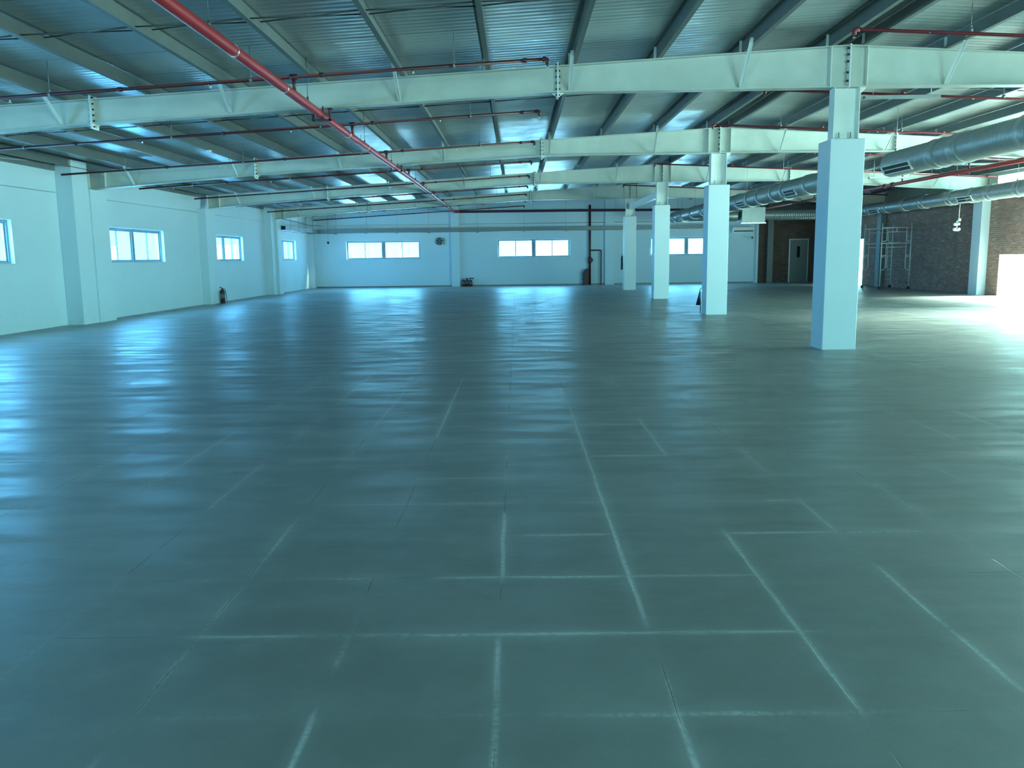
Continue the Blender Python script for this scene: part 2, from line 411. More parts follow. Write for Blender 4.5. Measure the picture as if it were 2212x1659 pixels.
def glass_material():
    m = bpy.data.materials.new('window_glass'); m.use_nodes = True; t = m.node_tree; t.nodes.clear()
    tr = t.nodes.new('ShaderNodeBsdfTransparent'); tr.inputs[0].default_value = (.93, .95, .95, 1)
    gl = t.nodes.new('ShaderNodeBsdfGlossy'); gl.inputs['Roughness'].default_value = .03
    fr = t.nodes.new('ShaderNodeLayerWeight'); fr.inputs['Blend'].default_value = .5
    fo = mth(t, 'ADD', mth(t, 'MULTIPLY', mth(t, 'POWER', fr.outputs['Facing'], 5.0), .8), .04)
    mx = t.nodes.new('ShaderNodeMixShader'); o = t.nodes.new('ShaderNodeOutputMaterial')
    t.links.new(fo, mx.inputs[0]); t.links.new(tr.outputs[0], mx.inputs[1]); t.links.new(gl.outputs[0], mx.inputs[2])
    t.links.new(mx.outputs[0], o.inputs[0]); return m
m_glass = glass_material()

# ================================================================== THE SHELL
WT = 0.22
MB().box(-70, 80, -60, 120, -0.40, -0.25).build('ground', m_ground)['kind'] = 'structure'
MB().box(XL-WT, XR+WT, YN-WT, YF+WT, -0.25, 0.0).build('floor', m_floor)['kind'] = 'structure'

cm = MB()
for xa, xb in ((XL-.5, RX), (RX, XR+1.6)):  # right eave lengthened, unseen, to keep sun out of the high gap
    cm.prism([(xa, ceilz(xa)), (xb, ceilz(xb)), (xb, ceilz(xb)+.05), (xa, ceilz(xa)+.05)], 'y', YN-.5, YF+.5)
cm.build('ceiling', m_ceil)['kind'] = 'structure'

def wall(name, axis, c0, c1, a0, a1, topf, holes, mt, brk=()):
    """wall slab between c0..c1 on its thin axis, a0..a1 along, topf(a)=top, holes [(a0,a1,z0,z1)]"""
    mb = MB(); cuts = sorted({a0, a1, *[h[0] for h in holes], *[h[1] for h in holes], *brk})
    for p, q in zip(cuts, cuts[1:]):
        mid = (p+q)/2; hs = sorted([h for h in holes if h[0] <= mid <= h[1]], key=lambda h: h[2]); z = 0.0
        spans = []
        for h in hs:
            if h[2] > z+1e-6: spans.append((z, h[2]))
            z = h[3]
        for zz0, zz1 in spans:
            if axis == 'x': mb.box(c0, c1, p, q, zz0, zz1)
            else: mb.box(p, q, c0, c1, zz0, zz1)
        tp, tq = topf(p), topf(q)
        if z < min(tp, tq)-1e-6:
            if axis == 'x': mb.prism([(p, z), (q, z), (q, tq), (p, tp)], 'x', c0, c1)
            else: mb.prism([(p, z), (q, z), (q, tq), (p, tp)], 'y', c0, c1)
    o = mb.build(name, mt); o['kind'] = 'structure'; return o

WZ0, WZ1 = 1.47, 2.43
LW = [(14.50, 18.35), (22.42, 26.24), (29.98, 33.82), (38.05, 41.92)]
NEARL = [(6.3, 10.1)]
hl = [(a, b, WZ0, WZ1) for a, b in LW+NEARL]
wall('wall_left', 'x', XL-WT, XL, YN-WT, YF+WT, lambda a: ceilz(XL), hl, m_wall_l)
FW = [(-8.95, -5.06), (-0.98, 2.83), (7.03, 10.90)]
gtop = lambda x: ceilz(x)
wall('wall_far', 'y', YF, YF+WT, XL, 12.62, gtop, [(a, b, WZ0, WZ1) for a, b in FW], m_wall_f, brk=(RX,))
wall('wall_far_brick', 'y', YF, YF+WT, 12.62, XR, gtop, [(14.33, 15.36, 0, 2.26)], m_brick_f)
NW = [(-8.5, -4.6), (1.5, 5.4), (7.0, 12.0)]
wall('wall_near', 'y', YN-WT, YN, XL, XR, gtop, [(NW[0][0], NW[0][1], 1.2, 2.9), (NW[1][0], NW[1][1], 1.2, 2.9), (NW[2][0], NW[2][1], 0.0, 3.1)], m_wall_f, brk=(RX,))
RD = (22.25, 28.5, 0.0, 1.38)          # low bright opening
RDOOR = (39.62, 40.75, 0.0, 2.14)     # open doorway at the far end
RW = [(4.0, 7.8)]
RLOAD = (9.5, 22.1, 0.0, 2.9)         # unseen loading door on the right, added and widened to brighten floor and girders
wall('wall_right', 'x', XR, XR+WT, YN-WT, YF+WT, lambda a: ceilz(XR),
     [RD, RDOOR, RLOAD, (22.25, 28.9, 3.55, 3.98)] + [(a, b, WZ0, WZ1) for a, b in RW], m_brick_r)

for a, b in LW+NEARL: daylight(XL-.02, (a+b)/2, (WZ0+WZ1)/2, b-a, WZ1-WZ0, '+x')
for a, b in FW: daylight((a+b)/2, YF+.02, (WZ0+WZ1)/2, b-a, WZ1-WZ0, '-y')
for (a, b), (z0, z1) in zip(NW, ((1.2, 2.9), (1.2, 2.9), (0, 3.1))): daylight((a+b)/2, YN-.02, (z0+z1)/2, b-a, z1-z0, '+y', .7)
for a, b in RW: daylight(XR+.02, (a+b)/2, (WZ0+WZ1)/2, b-a, WZ1-WZ0, '-x')
daylight(XR+.02, (RD[0]+RD[1])/2, .69, RD[1]-RD[0], 1.38, '-x', .75)
daylight(XR+.02, (RLOAD[0]+RLOAD[1])/2, 1.45, RLOAD[1]-RLOAD[0], 2.9, '-x', 1.0)
daylight(XR+.02, 25.6, 3.765, 6.6, .43, '-x')
daylight(XR+.02, (RDOOR[0]+RDOOR[1])/2, 1.07, 1.13, 2.14, '-x', .35)

# windows
def window(n, axis, c, a0, a1, z0=WZ0, z1=WZ1, sgn=1):
    """axis 'x': wall plane X=c; sgn = direction towards the outside"""
    w_ = thing('window_%d' % n, (c+sgn*.1, (a0+a1)/2, z0) if axis == 'x' else ((a0+a1)/2, c+sgn*.1, z0), kind='structure')
    d0, d1 = c+sgn*.10, c+sgn*.17
    def bx(mb, p, q, za, zb, e0=d0, e1=d1):
        if axis == 'x': mb.box(e0, e1, p, q, za, zb)
        else: mb.box(p, q, e0, e1, za, zb)
    f = MB(); t_ = .05
    bx(f, a0, a1, z0, z0+t_); bx(f, a0, a1, z1-t_, z1); bx(f, a0, a0+t_, z0+t_, z1-t_); bx(f, a1-t_, a1, z0+t_, z1-t_)
    mid = (a0+a1)/2; bx(f, mid-.065, mid+.065, z0+t_, z1-t_)
    f.build('window_frame', m_frame, w_)
    sl = MB(); bx(sl, a0+.002, a1-.002, z0+.001, z0+.02, c+sgn*.002, d0)
    sl.build('window_sill', m_column, w_)
    for lo, hi in ((a0+t_, mid-.065), (mid+.065, a1-t_)):
        m2 = (lo+hi)/2
        for k, (p, q) in enumerate(((lo, m2+.02), (m2-.02, hi))):
            e0 = c+sgn*(.112+.022*k); e1 = c+sgn*(.130+.022*k)
            s_ = MB(); r_ = .036
            bx(s_, p, q, z0+t_, z0+t_+r_, e0, e1); bx(s_, p, q, z1-t_-r_, z1-t_, e0, e1)
            bx(s_, p, p+r_, z0+t_+r_, z1-t_-r_, e0, e1); bx(s_, q-r_, q, z0+t_+r_, z1-t_-r_, e0, e1)
            so_ = s_.build('sash', m_frame, w_)
            g_ = MB(); eg = (e0+e1)/2; bx(g_, p+r_, q-r_, z0+t_+r_, z1-t_-r_, eg-.002, eg+.002)
            g_.build('pane', m_glass, so_)
n_ = 1
for a, b in LW: window(n_, 'x', XL, a, b, sgn=-1); n_ += 1
for a, b in FW: window(n_, 'y', YF, a, b, sgn=1); n_ += 1

# pilasters: trims of the shell
def struct(name, mb, m_):
    o = mb.build(name, m_); o['kind'] = 'structure'; return o
tn = [1]
def trim(mb, m_):
    o = struct('trim_%d' % tn[0], mb, m_); tn[0] += 1; return o
trim(MB().bbox(XL, -10.50, 20.28, 21.02, 0, ceilz(XL)-.02).bbox(XL, -10.46, 21.02, 21.85, 0, 3.28), m_wall_l)
trim(MB().bbox(XL, -10.62, 29.15, 30.05, 0, 3.26), m_wall_l)
trim(MB().bbox(XL, -10.60, 36.80, 37.35, 0, ceilz(XL)-.02).bbox(XL, -10.50, 37.35, 38.0, 0, 3.27), m_wall_l)
trim(MB().box(-3.42, -2.98, YF-.16, YF, 0, ceilz(-3.4)-.02), m_wall_f)
trim(MB().box(4.66, 5.14, YF-.16, YF, 0, ceilz(4.6)-.02), m_wall_f)
trim(MB().box(12.58, 12.70, YF-.10, YF, 0, ceilz(12.6)-.02), m_wall_f)
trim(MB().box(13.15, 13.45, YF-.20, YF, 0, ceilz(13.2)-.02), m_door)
trim(MB().box(XR+WT, XR+6.0, 37.5, 43.0, 2.45, 2.60).box(XR+5.8, XR+5.95, 37.5, 37.7, -.25, 2.45).box(XR+5.8, XR+5.95, 42.8, 43.0, -.25, 2.45), m_galv)   # added canopy, unseen, blocking the sun at the far doorway
for Yp in (FR[1], FR[2], FR[3]):
    if Yp < 35: trim(MB().bbox(XR-.30, XR, Yp-.28, Yp+.28, 0, 3.52), m_column)
    else: trim(MB().bbox(XR-.22, XR, Yp-.2, Yp+.2, 0, 3.50), m_galv_dark)
trim(MB().box(XL, XL+.3, YF-.30, YF, 0, ceilz(XL)-.02), m_wall_f)
# dark eave gutter member above the left wall
trim(MB().box(XL, XL+.06, YN, 20.2, 3.64, ceilz(XL)).box(XL, XL+.06, 21.1, 36.7, 3.66, ceilz(XL)).box(XL, XL+.06, 37.4, YF-.35, 3.68, ceilz(XL)), m_galv_dark)
# frame round the low opening and the open doorway, as trims
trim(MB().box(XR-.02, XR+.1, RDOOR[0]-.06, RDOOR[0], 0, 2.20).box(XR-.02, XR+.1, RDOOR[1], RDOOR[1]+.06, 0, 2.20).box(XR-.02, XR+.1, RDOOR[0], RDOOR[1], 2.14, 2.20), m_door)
bb = struct('baseboard_far', MB().box(XL+.3, 12.5, YF-.012, YF-.002, 0, .07), m_galv_dark)

# grey door with a slit window, far right corner
dd = thing('door_1', (14.85, YF+.02, 0), kind='structure')
MB().box(14.33, 14.39, YF-.03, YF+.12, 0, 2.26).box(15.30, 15.36, YF-.03, YF+.12, 0, 2.26).box(14.39, 15.30, YF-.03, YF+.12, 2.20, 2.26).build('door_frame', m_galv, dd)
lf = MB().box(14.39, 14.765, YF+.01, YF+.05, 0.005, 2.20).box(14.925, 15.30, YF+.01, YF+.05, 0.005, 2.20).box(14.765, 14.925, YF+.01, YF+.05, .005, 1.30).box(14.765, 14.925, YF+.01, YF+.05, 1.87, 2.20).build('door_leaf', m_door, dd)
MB().box(14.765, 14.925, YF+.025, YF+.035, 1.30, 1.87).build('pane', m_darkglass, lf)
MB().tube([(15.22, YF+.01, 1.0), (15.22, YF-.04, 1.0), (15.10, YF-.04, 1.0)], .01, 8).build('door_handle', m_chrome, dd)
MB().box(14.3, 15.4, YF+.20, YF+.24, -.1, 2.4).build('backing', m_black, dd)

# ================================================================== STEEL FRAMES
ORD = ['first', 'second', 'third', 'fourth', 'fifth', 'sixth', 'seventh', 'eighth', 'ninth', 'tenth', 'eleventh', 'twelfth', 'thirteenth', 'fourteenth', 'fifteenth', 'sixteenth', 'seventeenth', 'eighteenth', 'nineteenth', 'twentieth', 'twenty-first', 'twenty-second', 'twenty-third']
PURL = [-10.56, -9.47, -8.18] + [-6.89+1.293*k for k in range(9)] + [4.76, 5.30, 6.54, 7.83, 9.12, 10.41, 11.70, 12.99, 14.28, 15.57]
ZB = [(-10.62, 3.285), (-6.46, 3.585), (0.66, 3.955), (4.77, 3.965), (5.33, 3.975), (9.40, 3.955), (XR-.02, 3.52)]
def bbot(x):
    for (xa, za), (xb, zb) in zip(ZB, ZB[1:]):
        if xa <= x <= xb: return za+(zb-za)*(x-xa)/(xb-xa)
    return ZB[0][1] if x < ZB[0][0] else ZB[-1][1]
FWD = 0.10; TF = 0.014; TW = 0.010
def girder_seg(mb, xa, xb, Y):
    pts = sorted({xa, xb, *[z[0] for z in ZB if xa < z[0] < xb], *([RX] if xa < RX < xb else [])})
    for p, q in zip(pts, pts[1:]):
        tp, tq, bp_, bq = btop(p), btop(q), bbot(p), bbot(q)
        mb.prism([(p, bp_+TF), (q, bq+TF), (q, tq-TF), (p, tp-TF)], 'y', Y-TW/2, Y+TW/2)
        mb.prism([(p, tp-TF), (q, tq-TF), (q, tq), (p, tp)], 'y', Y-FWD, Y+FWD)
        mb.prism([(p, bp_), (q, bq), (q, bq+TF), (p, bp_+TF)], 'y', Y-FWD, Y+FWD)
def make_frame(Y):
    t_ = thing('roof_girder', (RX, Y, 3.2))
    for xa, xb in ((-10.62, -6.475), (-6.445, 0.645), (0.675, 5.04), (5.066, 9.385), (9.415, XR-.02)):
        mb = MB(); girder_seg(mb, xa, xb, Y); mb.build('girder_segment', m_girder, t_)
    for xs in (-6.46, 0.66, 9.40):
        zt, zb = btop(xs)+.05, bbot(xs)-.075
        mb = MB()
        for s_ in (-1, 1):
            mb.box(xs+s_*.001, xs+s_*.015, Y-FWD-.005, Y+FWD+.005, zb, zt)
            # small gussets above and below the flanges
            mb.prism([(xs+s_*.015, zb+.01), (xs+s_*.10, bbot(xs)), (xs+s_*.015, bbot(xs))], 'y', Y-.006, Y+.006)
            mb.prism([(xs+s_*.015, zt-.005), (xs+s_*.08, btop(xs)-.004), (xs+s_*.015, btop(xs)-.004)], 'y', Y-.006, Y+.006)
        pl = mb.build('splice_plate', m_white_steel, t_)
        for k in range(6):
            z = zb+.035 + (zt-zb-.07)*k/5
            b_ = MB().lathe([(.015, -.034), (.015, .034)], (xs, Y-.065, z), 6, 'x', False)
            b_.build('bolt', m_bolt, pl)
    # column head: end plates with bolts and two stiffeners
    mb = MB(); zt, zb = btop(RX)+.01, bbot(RX)-.01
    mb.box(RX-.008, RX+.004, Y-.125, Y+.125, zb, zt).box(RX+.006, RX+.014, Y-.125, Y+.125, zb, zt)
    pl = mb.build('end_plate', m_white_steel, t_)
    for z in (.10, .22, .38, .48, .57):
        MB().lathe([(.017, -.03), (.017, .0)], (RX-.008, Y-.085, zb+z), 6, 'x', False).build('bolt', m_bolt, pl)
    for xs in (4.775, 5.325):
        MB().box(xs-.006, xs+.006, Y-FWD, Y+FWD, bbot(xs)+TF, btop(xs)-TF).build('stiffener', m_white_steel, t_)
    MB().prism([(5.23, bbot(5.3)-.13), (5.23, bbot(5.3)), (5.36, bbot(5.3))], 'y', Y-.006, Y+.006).build('gusset', m_white_steel, t_)
    MB().box(-10.22, -10.21, Y-FWD, Y+FWD, bbot(-10.2)+TF, btop(-10.2)-TF).build('stiffener', m_white_steel, t_)
    MB().box(-10.64, -10.622, Y-FWD-.01, Y+FWD+.01, bbot(-10.6)-.02, btop(-10.6)+.02).build('end_plate', m_white_steel, t_)
    for x in PURL[1:]:
        MB().box(x-.045, x-.004, Y-.004, Y+.004, btop(x), btop(x)+.185).build('purlin_cleat', m_white_steel, t_)
    for x in (-9.47, -6.89, -4.30, -1.72, 0.87, 3.45, 6.54, 9.12, 11.70, 14.28):
        mb = MB(); a = Vector((x-.03, Y-.09, bbot(x)+.03)); b_ = Vector((x-.03, Y-.66, btop(x)+.07))
        mb.bar(a, b_, .05, .006, (0, 0, 1)); mb.bar(a+Vector((.022, 0, 0)), b_+Vector((.022, 0, 0)), .006, .05, (0, 0, 1))
        mb.build('fly_brace', m_white_steel, t_)
    return t_
fl = ['white tapered steel roof girder nearest the camera, resting on the nearest square column',
      'white tapered steel roof girder over the second square column from the camera',
      'white tapered steel roof girder over the third square column from the camera',
      'white tapered steel roof girder over the farthest square column, close to the far wall']
for i, Y in enumerate(FR):
    o = make_frame(Y) if i == 0 else copy_tree(frame0)
    if i == 0: frame0 = o
    o.location = (RX, Y, 3.2)
    tag(o, fl[i], 'roof beam', 'white steel roof girders across the hall')

# stub columns standing on boxed columns
cl = ['nearest', 'second nearest', 'third nearest', 'farthest']
def make_stub(Y):
    t_ = thing('steel_stub_column', (RX-.02, Y, 3.19))
    MB().box(4.852, 5.218, Y-.006, Y+.006, 3.205, 3.962).build('web', m_white_steel, t_)
    for x in (4.846, 5.224): MB().box(x-.007, x+.007, Y-.11, Y+.11, 3.205, 3.962).build('flange', m_white_steel, t_)
    MB().box(4.82, 5.25, Y-.13, Y+.13, 3.19, 3.204).build('base_plate', m_white_steel, t_)
    for x in (4.94, 5.12):
        for s_ in (-1, 1):
            MB().lathe([(.018, 0), (.018, .03), (.011, .031), (.011, .10), (.004, .11)], (x, Y+s_*.07, 3.204), 8).build('anchor_bolt', m_chrome, t_)
    return t_
for i, Y in enumerate(FR):
    c = MB().bbox(4.755, 5.275, Y-.262, Y+.262, 0, 3.19, .006).build('boxed_column', m_column)
    tag(c, 'smooth white square boxed column, %s to the camera in the row of four' % cl[i] if i < 3 else 'smooth white square boxed column, farthest from the camera in the row of four', 'column', 'row of white square columns')
    o = make_stub(Y) if i == 0 else copy_tree(stub0)
    if i == 0: stub0 = o
    o.location = (RX-.02, Y, 3.19)
    tag(o, 'short white steel H column on top of the %s square column, under the girder' % ('nearest', 'second', 'third', 'farthest')[i], 'steel column', 'steel stub columns')

# purlins
for i, x in enumerate(PURL):
    z0 = btop(x)+.002; h = .195; t = .005; s_ = 1 if x < RX else -1; fl_ = .068
    P = [(x-s_*0, z0), (x+s_*fl_, z0), (x+s_*fl_, z0+.02), (x+s_*(fl_-t), z0+.02), (x+s_*(fl_-t), z0+t), (x+s_*t, z0+t), (x+s_*t, z0+h),
         (x-s_*(fl_-.01), z0+h), (x-s_*(fl_-.01), z0+h-.02), (x-s_*(fl_-.01-t), z0+h-.02), (x-s_*(fl_-.01-t), z0+h-t), (x, z0+h-t)]
    o = MB().prism(P, 'y', YN+.02, YF-.01).build('roof_purlin', m_purlin)
    if x < RX: lb = 'galvanised roof purlin running to the far wall, %s from the left wall' % ORD[i]
    else: lb = 'galvanised roof purlin running to the far wall, %s right of the ridge' % ORD[i-13]
    tag(o, lb, 'purlin', 'galvanised roof purlins under the sheeting')

# sag rods: a crossed pair between neighbouring purlins in every bay
bayn = ['before the nearest girder', 'behind the nearest girder', 'behind the second girder', 'behind the third girder', 'behind the farthest girder']
for b_, Yc in enumerate([FR[0]-3.1, FR[0]+3.0, FR[1]+3.0, FR[2]+3.0, FR[3]+3.0]):
    for i in range(1, len(PURL)-1):
        xa, xb = PURL[i], PURL[i+1]
        if xb-xa < .8: continue
        za, zb = btop(xa), btop(xb)
        t_ = thing('sag_rod_pair', ((xa+xb)/2, Yc, min(za, zb)+.03),
                   'thin crossed sag rods, %s purlin gap from left, %s' % (ORD[i-1], bayn[b_]), 'sag rod', 'sag rods between the purlins')
        MB().tube([(xa+.004, Yc-.27, za+.045), (xb-.004, Yc+.27, zb+.15)], .008, 6).build('rod', m_rod, t_)
        MB().tube([(xa+.004, Yc+.27, za+.15), (xb-.004, Yc-.27, zb+.045)], .008, 6).build('rod', m_rod, t_)

# longitudinal strut between the two far stub columns
tag(MB().box(4.97, 5.11, FR[2]+.12, FR[3]-.12, 3.50, 3.72).build('tie_beam', m_white_steel), 'pale steel tie beam running between the two farthest stub columns', 'beam')

# ================================================================== SPRINKLER PIPES
def pipez(x, d): return btop(x)-d
def branch(Y, xa, xb, off, label, left=True, rz=None):
    za, zb = pipez(xa, off), pipez(xb, off)
    t_ = thing('sprinkler_branch_pipe', ((xa+xb)/2, Y, min(za, zb)-.05), label, 'sprinkler pipe', 'sprinkler branch pipes %s of the ridge' % ('left' if left else 'right'))
    pm = m_red_dark if left else m_red_branch
    MB().tube([(xa, Y, za), (xb, Y, zb)], .023, 12).build('pipe', pm, t_)
    e = xb if left else xa; ze = zb if left else za; s_ = 1 if left else -1
    MB().tube([(e-s_*.04, Y, ze), (e, Y, ze), (e+s_*.02, Y, ze-.012), (e+s_*.028, Y, ze-.035), (e+s_*.028, Y, ze-.07)], .031, 12).build('elbow', pm, t_)
    MB().tube([(e+s_*.028, Y, ze-.07), (e+s_*.028, Y, ze-.10), (e+s_*.028, Y, ze-.105), (e+s_*.028, Y, ze-.108)], [.010, .010, .022, .022], 8).build('sprinkler_head', m_chrome, t_)
    n = max(2, int(abs(xb-xa)/3.0)+1)
    for k in range(n):
        x = xa + (xb-xa)*(k+.35)/n; z = pipez(x, off)
        MB().tube([(x, Y, z-.024), (x, Y, z-.06)], .008, 6).tube([(x, Y, z-.06), (x, Y, z-.066)], .02, 8).build('sprinkler_head', m_chrome, t_)
        xh = x+.55
        if min(xa, xb) < xh < max(xa, xb):
            zh = pipez(xh, off); top = ceilz(xh)
            MB().tube([(xh, Y, zh+.026), (xh, Y, top-.01)], .004, 6).lathe([(.034, -.016), (.034, .016)], (xh-.0, Y, zh), 12, 'x').lathe([(.014, 0), (.014, .04)], (xh, Y, zh+.03), 6).build('pipe_hanger', m_galv_dark, t_)
        xc = x+1.5
        if min(xa, xb) < xc < max(xa, xb):
            MB().lathe([(.031, -.03), (.031, .03)], (xc, Y, pipez(xc, off)), 12, 'x').build('coupling', pm, t_)
    if left:
        zm = mainz(Y); xm = mainx(Y); zz = pipez(xm, off)
        MB().tube([(xm, Y, zm+.055), (xm, Y, zz)], .026, 12).lathe([(.037, -.05), (.037, .05)], (xm, Y, zz), 12, 'x').build('riser_tee', pm, t_)
    else:
        zz = pipez(12.55, off)
        if max(xa, xb) > 12.6: MB().tube([(12.55, Y, 3.70+.04), (12.55, Y, zz)], .026, 12).build('riser_tee', pm, t_)
    return t_
def mainx(Y): return -2.96 - .22*max(0, Y-25)/19.2
def mainz(Y): return 3.68 + .17*max(0, Y-15)/29.2
BY = [11.72+4.05*k for k in range(9)]
bl = ['nearest the camera', 'just behind the nearest girder', 'just in front of the second girder', 'just behind the second girder', 'just in front of the third girder', 'just behind the third girder', 'just in front of the fourth girder', 'just behind the fourth girder', 'close to the far wall']
for k, Y in enumerate(BY):
    branch(Y, -10.5, .42, .225, 'dark red sprinkler branch pipe left of the ridge, %s' % bl[k])
for k, Y in enumerate(BY[:8]):
    branch(Y, 4.55, 15.6, .13, 'red sprinkler branch pipe right of the ridge, %s' % bl[k], left=False)

t_ = thing('sprinkler_main_pipe', (-2.96, 20, 3.6), 'thick bright red sprinkler main running the length of the left roof slope', 'sprinkler main')
Ys = [YN+.1, 5, 10, 15, 20, 25, 30, 35, 40, 43.9]
MB().tube([(mainx(y), y, mainz(y)) for y in Ys] + [(mainx(44.15)+.02, 44.12, mainz(44.1)), (mainx(44.2)+.1, 44.2, mainz(44.2)), (mainx(44.2)+.3, 44.2, mainz(44.2))], .062, 20).build('pipe', m_red, t_)
for y in (9.25, 11.2, 15.3, 17.2, 23.3, 31.4, 39.5):
    MB().lathe([(.066, -.012), (.066, .012)], (mainx(y), y, mainz(y)), 20, 'y').build('ring_clamp', m_chrome, t_)
for y in (8.55, 12.45, 17.0, 20.6, 25.5, 28.9, 33.5, 37.0, 41.5):
    MB().tube([(mainx(y), y, mainz(y)+.06), (mainx(y), y, ceilz(-3)-.01)], .0045, 6).lathe([(.016, 0), (.016, .05)], (mainx(y), y, mainz(y)+.065), 8).build('hanger_rod', m_rod, t_)
for i, Y in enumerate(FR):
    x, z = mainx(Y), mainz(Y); zb = bbot(x)
    mb = MB().box(x-.14, x+.14, Y-.05, Y+.05, z-.085, z-.064)
    mb.box(x-.14, x-.12, Y-.05, Y+.05, z-.085, zb).box(x+.12, x+.14, Y-.05, Y+.05, z-.085, zb)
    mb.box(x+.10, x+.17, Y-.06, Y+.06, zb, zb+.012).box(x-.17, x-.10, Y-.06, Y+.06, zb, zb+.012)
    mb.tube([(x+.05, Y-.12, z-.10), (x+.05, Y-.12, z+.11)], .009, 6).tube([(x-.05, Y-.12, z-.10), (x-.05, Y-.12, z+.03)], .009, 6)
    mb.build('support_bracket', m_red_dark, t_)

# cross main on the far side, riser and drop
t_ = thing('far_cross_main_pipe', (4.7, 44.2, 3.75), 'dark red cross main pipe running level along the top of the far wall', 'sprinkler main')
MB().tube([(mainx(44.2)+.3, 44.2, 3.85), (3.87, 44.2, 3.84), (12.45, 44.2, 3.78)], .062, 16).build('pipe', m_red_dark, t_)
for x in (-1.4, .9, 6.2, 8.6, 11): MB().tube([(x, 44.2, 3.88), (x, 44.2, ceilz(x)-.01)], .005, 6).build('hanger_rod', m_galv_dark, t_)
t_ = thing('right_main_pipe', (12.55, 30, 3.6), 'thick red sprinkler main under the right roof slope, running towards the far corner', 'sprinkler main')
MB().tube([(12.55, 9.0, 3.68), (12.55, 20, 3.70), (12.55, 30, 3.72), (12.55, 43.9, 3.76), (12.56, 44.1, 3.77)], .058, 16).build('pipe', m_red, t_)
for y in (20.6, 24.5, 28.8, 33, 36.8, 41):
    MB().tube([(12.55, y, 3.76), (12.55, y, ceilz(12.55)-.01)], .005, 6).lathe([(.015, 0), (.015, .04)], (12.55, y, 3.765), 8).build('hanger_rod', m_galv, t_)
for y in (28.6, 29.2): MB().lathe([(.08, -.03), (.08, .03)], (12.55, y, 3.72), 14, 'y').build('coupling', m_red_dark, t_)

RXP, RYP = 3.86, 44.50
t_ = thing('riser_pipe', (RXP, RYP, 0), 'dark red vertical riser pipe with gate valve standing at the far wall', 'riser pipe')
MB().tube([(RXP, RYP, .0), (RXP, RYP, 4.14)], .057, 16).build('pipe', m_red_dark, t_)
MB().tube([(RXP, RYP-.05, 3.84), (RXP, 44.26, 3.84)], .04, 12).build('tee', m_red_dark, t_)
vb = MB()
for z in (1.16, 1.42): vb.lathe([(.115, -.018), (.115, .018)], (RXP, RYP, z), 18)
vb.lathe([(.07, -.11), (.10, -.05), (.10, .05), (.07, .11)], (RXP, RYP, 1.29), 16).build('valve_body', m_red_dark, t_)
MB().tube([(RXP, RYP-.05, 1.29), (RXP+.05, RYP-.19, 1.29)], .02, 8).lathe([(.10, -.012), (.10, .012)], (RXP+.055, RYP-.20, 1.29), 16, 'y').build('hand_wheel', m_red_dark, t_)
t_ = thing('hose_station', (3.66, 44.38, 0), 'dark red round-shouldered hose station beside the riser pipe on the floor', 'hose station')
pr = [(3.50, 0), (3.80, 0), (3.80, .86), (3.72, .85), (3.62, .80), (3.55, .72), (3.51, .62), (3.50, .50)]
MB().prism(pr, 'y', RYP-.14, RYP+.10).build('cabinet', m_red_dark, t_)
for z in (.30, .60): MB().lathe([(.022, -.05), (.022, 0)], (3.50, RYP-.05, z), 8, 'x').build('knob', m_black, t_)
tag(MB().tube([(RXP+.055, RYP, 1.80), (4.40, RYP, 1.80), (4.44, RYP, 1.79), (4.45, RYP, 1.75), (4.45, RYP, .02), (4.45, RYP, 0)], .034, 12).build('drain_pipe', m_red_dark), 'thin dark pipe bent down to the floor beside the far riser pipe', 'pipe')

# ================================================================== DUCTS
def duct_body(p0, p1, r):
    """spiral duct as a ribbed tube with wider sleeves"""
    p0, p1 = Vector(p0), Vector(p1); L = (p1-p0).length; d = (p1-p0)/L
    pts = []; rs = []; s_ = 0.0; step = .10
    while s_ < L:
        pts.append(p0+d*s_); rs.append(r); pts.append(p0+d*(s_+.015)); rs.append(r+.010); pts.append(p0+d*(s_+.030)); rs.append(r); s_ += step
    pts.append(p1); rs.append(r)
    return MB().tube(pts, rs, 28)
def sleeve(p, d, L, r):
    p = Vector(p); d = Vector(d).normalized()
    return MB().tube([p, p+d*.02, p+d*.021, p+d*(L-.021), p+d*(L-.02), p+d*L], [r+.014, r+.014, r, r, r+.014, r+.014], 28)
def grille(c, d, n, L, H, parent):
    """air grille: centre c on the duct surface, along d, outward normal n"""
    c = Vector(c); d = Vector(d).normalized(); n = Vector(n).normalized(); v = d.cross(n).normalized()
    fr_ = MB()
    def slab(mb, a0, a1, b0, b1, t0, t1):
        vs = [c+d*a+v*b+n*t for t in (t0, t1) for a, b in ((a0,b0),(a1,b0),(a1,b1),(a0,b1))]
        mb.add(vs, [(0,3,2,1),(4,5,6,7),(0,1,5,4),(1,2,6,5),(2,3,7,6),(3,0,4,7)])
    e = .022
    slab(fr_, -L/2, L/2, -H/2, -H/2+e, -.06, .03); slab(fr_, -L/2, L/2, H/2-e, H/2, -.06, .03)
    slab(fr_, -L/2, -L/2+e, -H/2+e, H/2-e, -.06, .03); slab(fr_, L/2-e, L/2, -H/2+e, H/2-e, -.06, .03)
    slab(fr_, -L/2+e, L/2-e, -.008, .008, -.02, .03)
    g = fr_.build('air_grille', m_cream, parent)
    bk = MB(); slab(bk, -L/2+e, L/2-e, -H/2+e, H/2-e, -.03, .012); bk.build('grille_opening', m_black, g)
DZ = 3.30; DX = 7.88
nv = Vector((-.86, 0, -.50)).normalized()
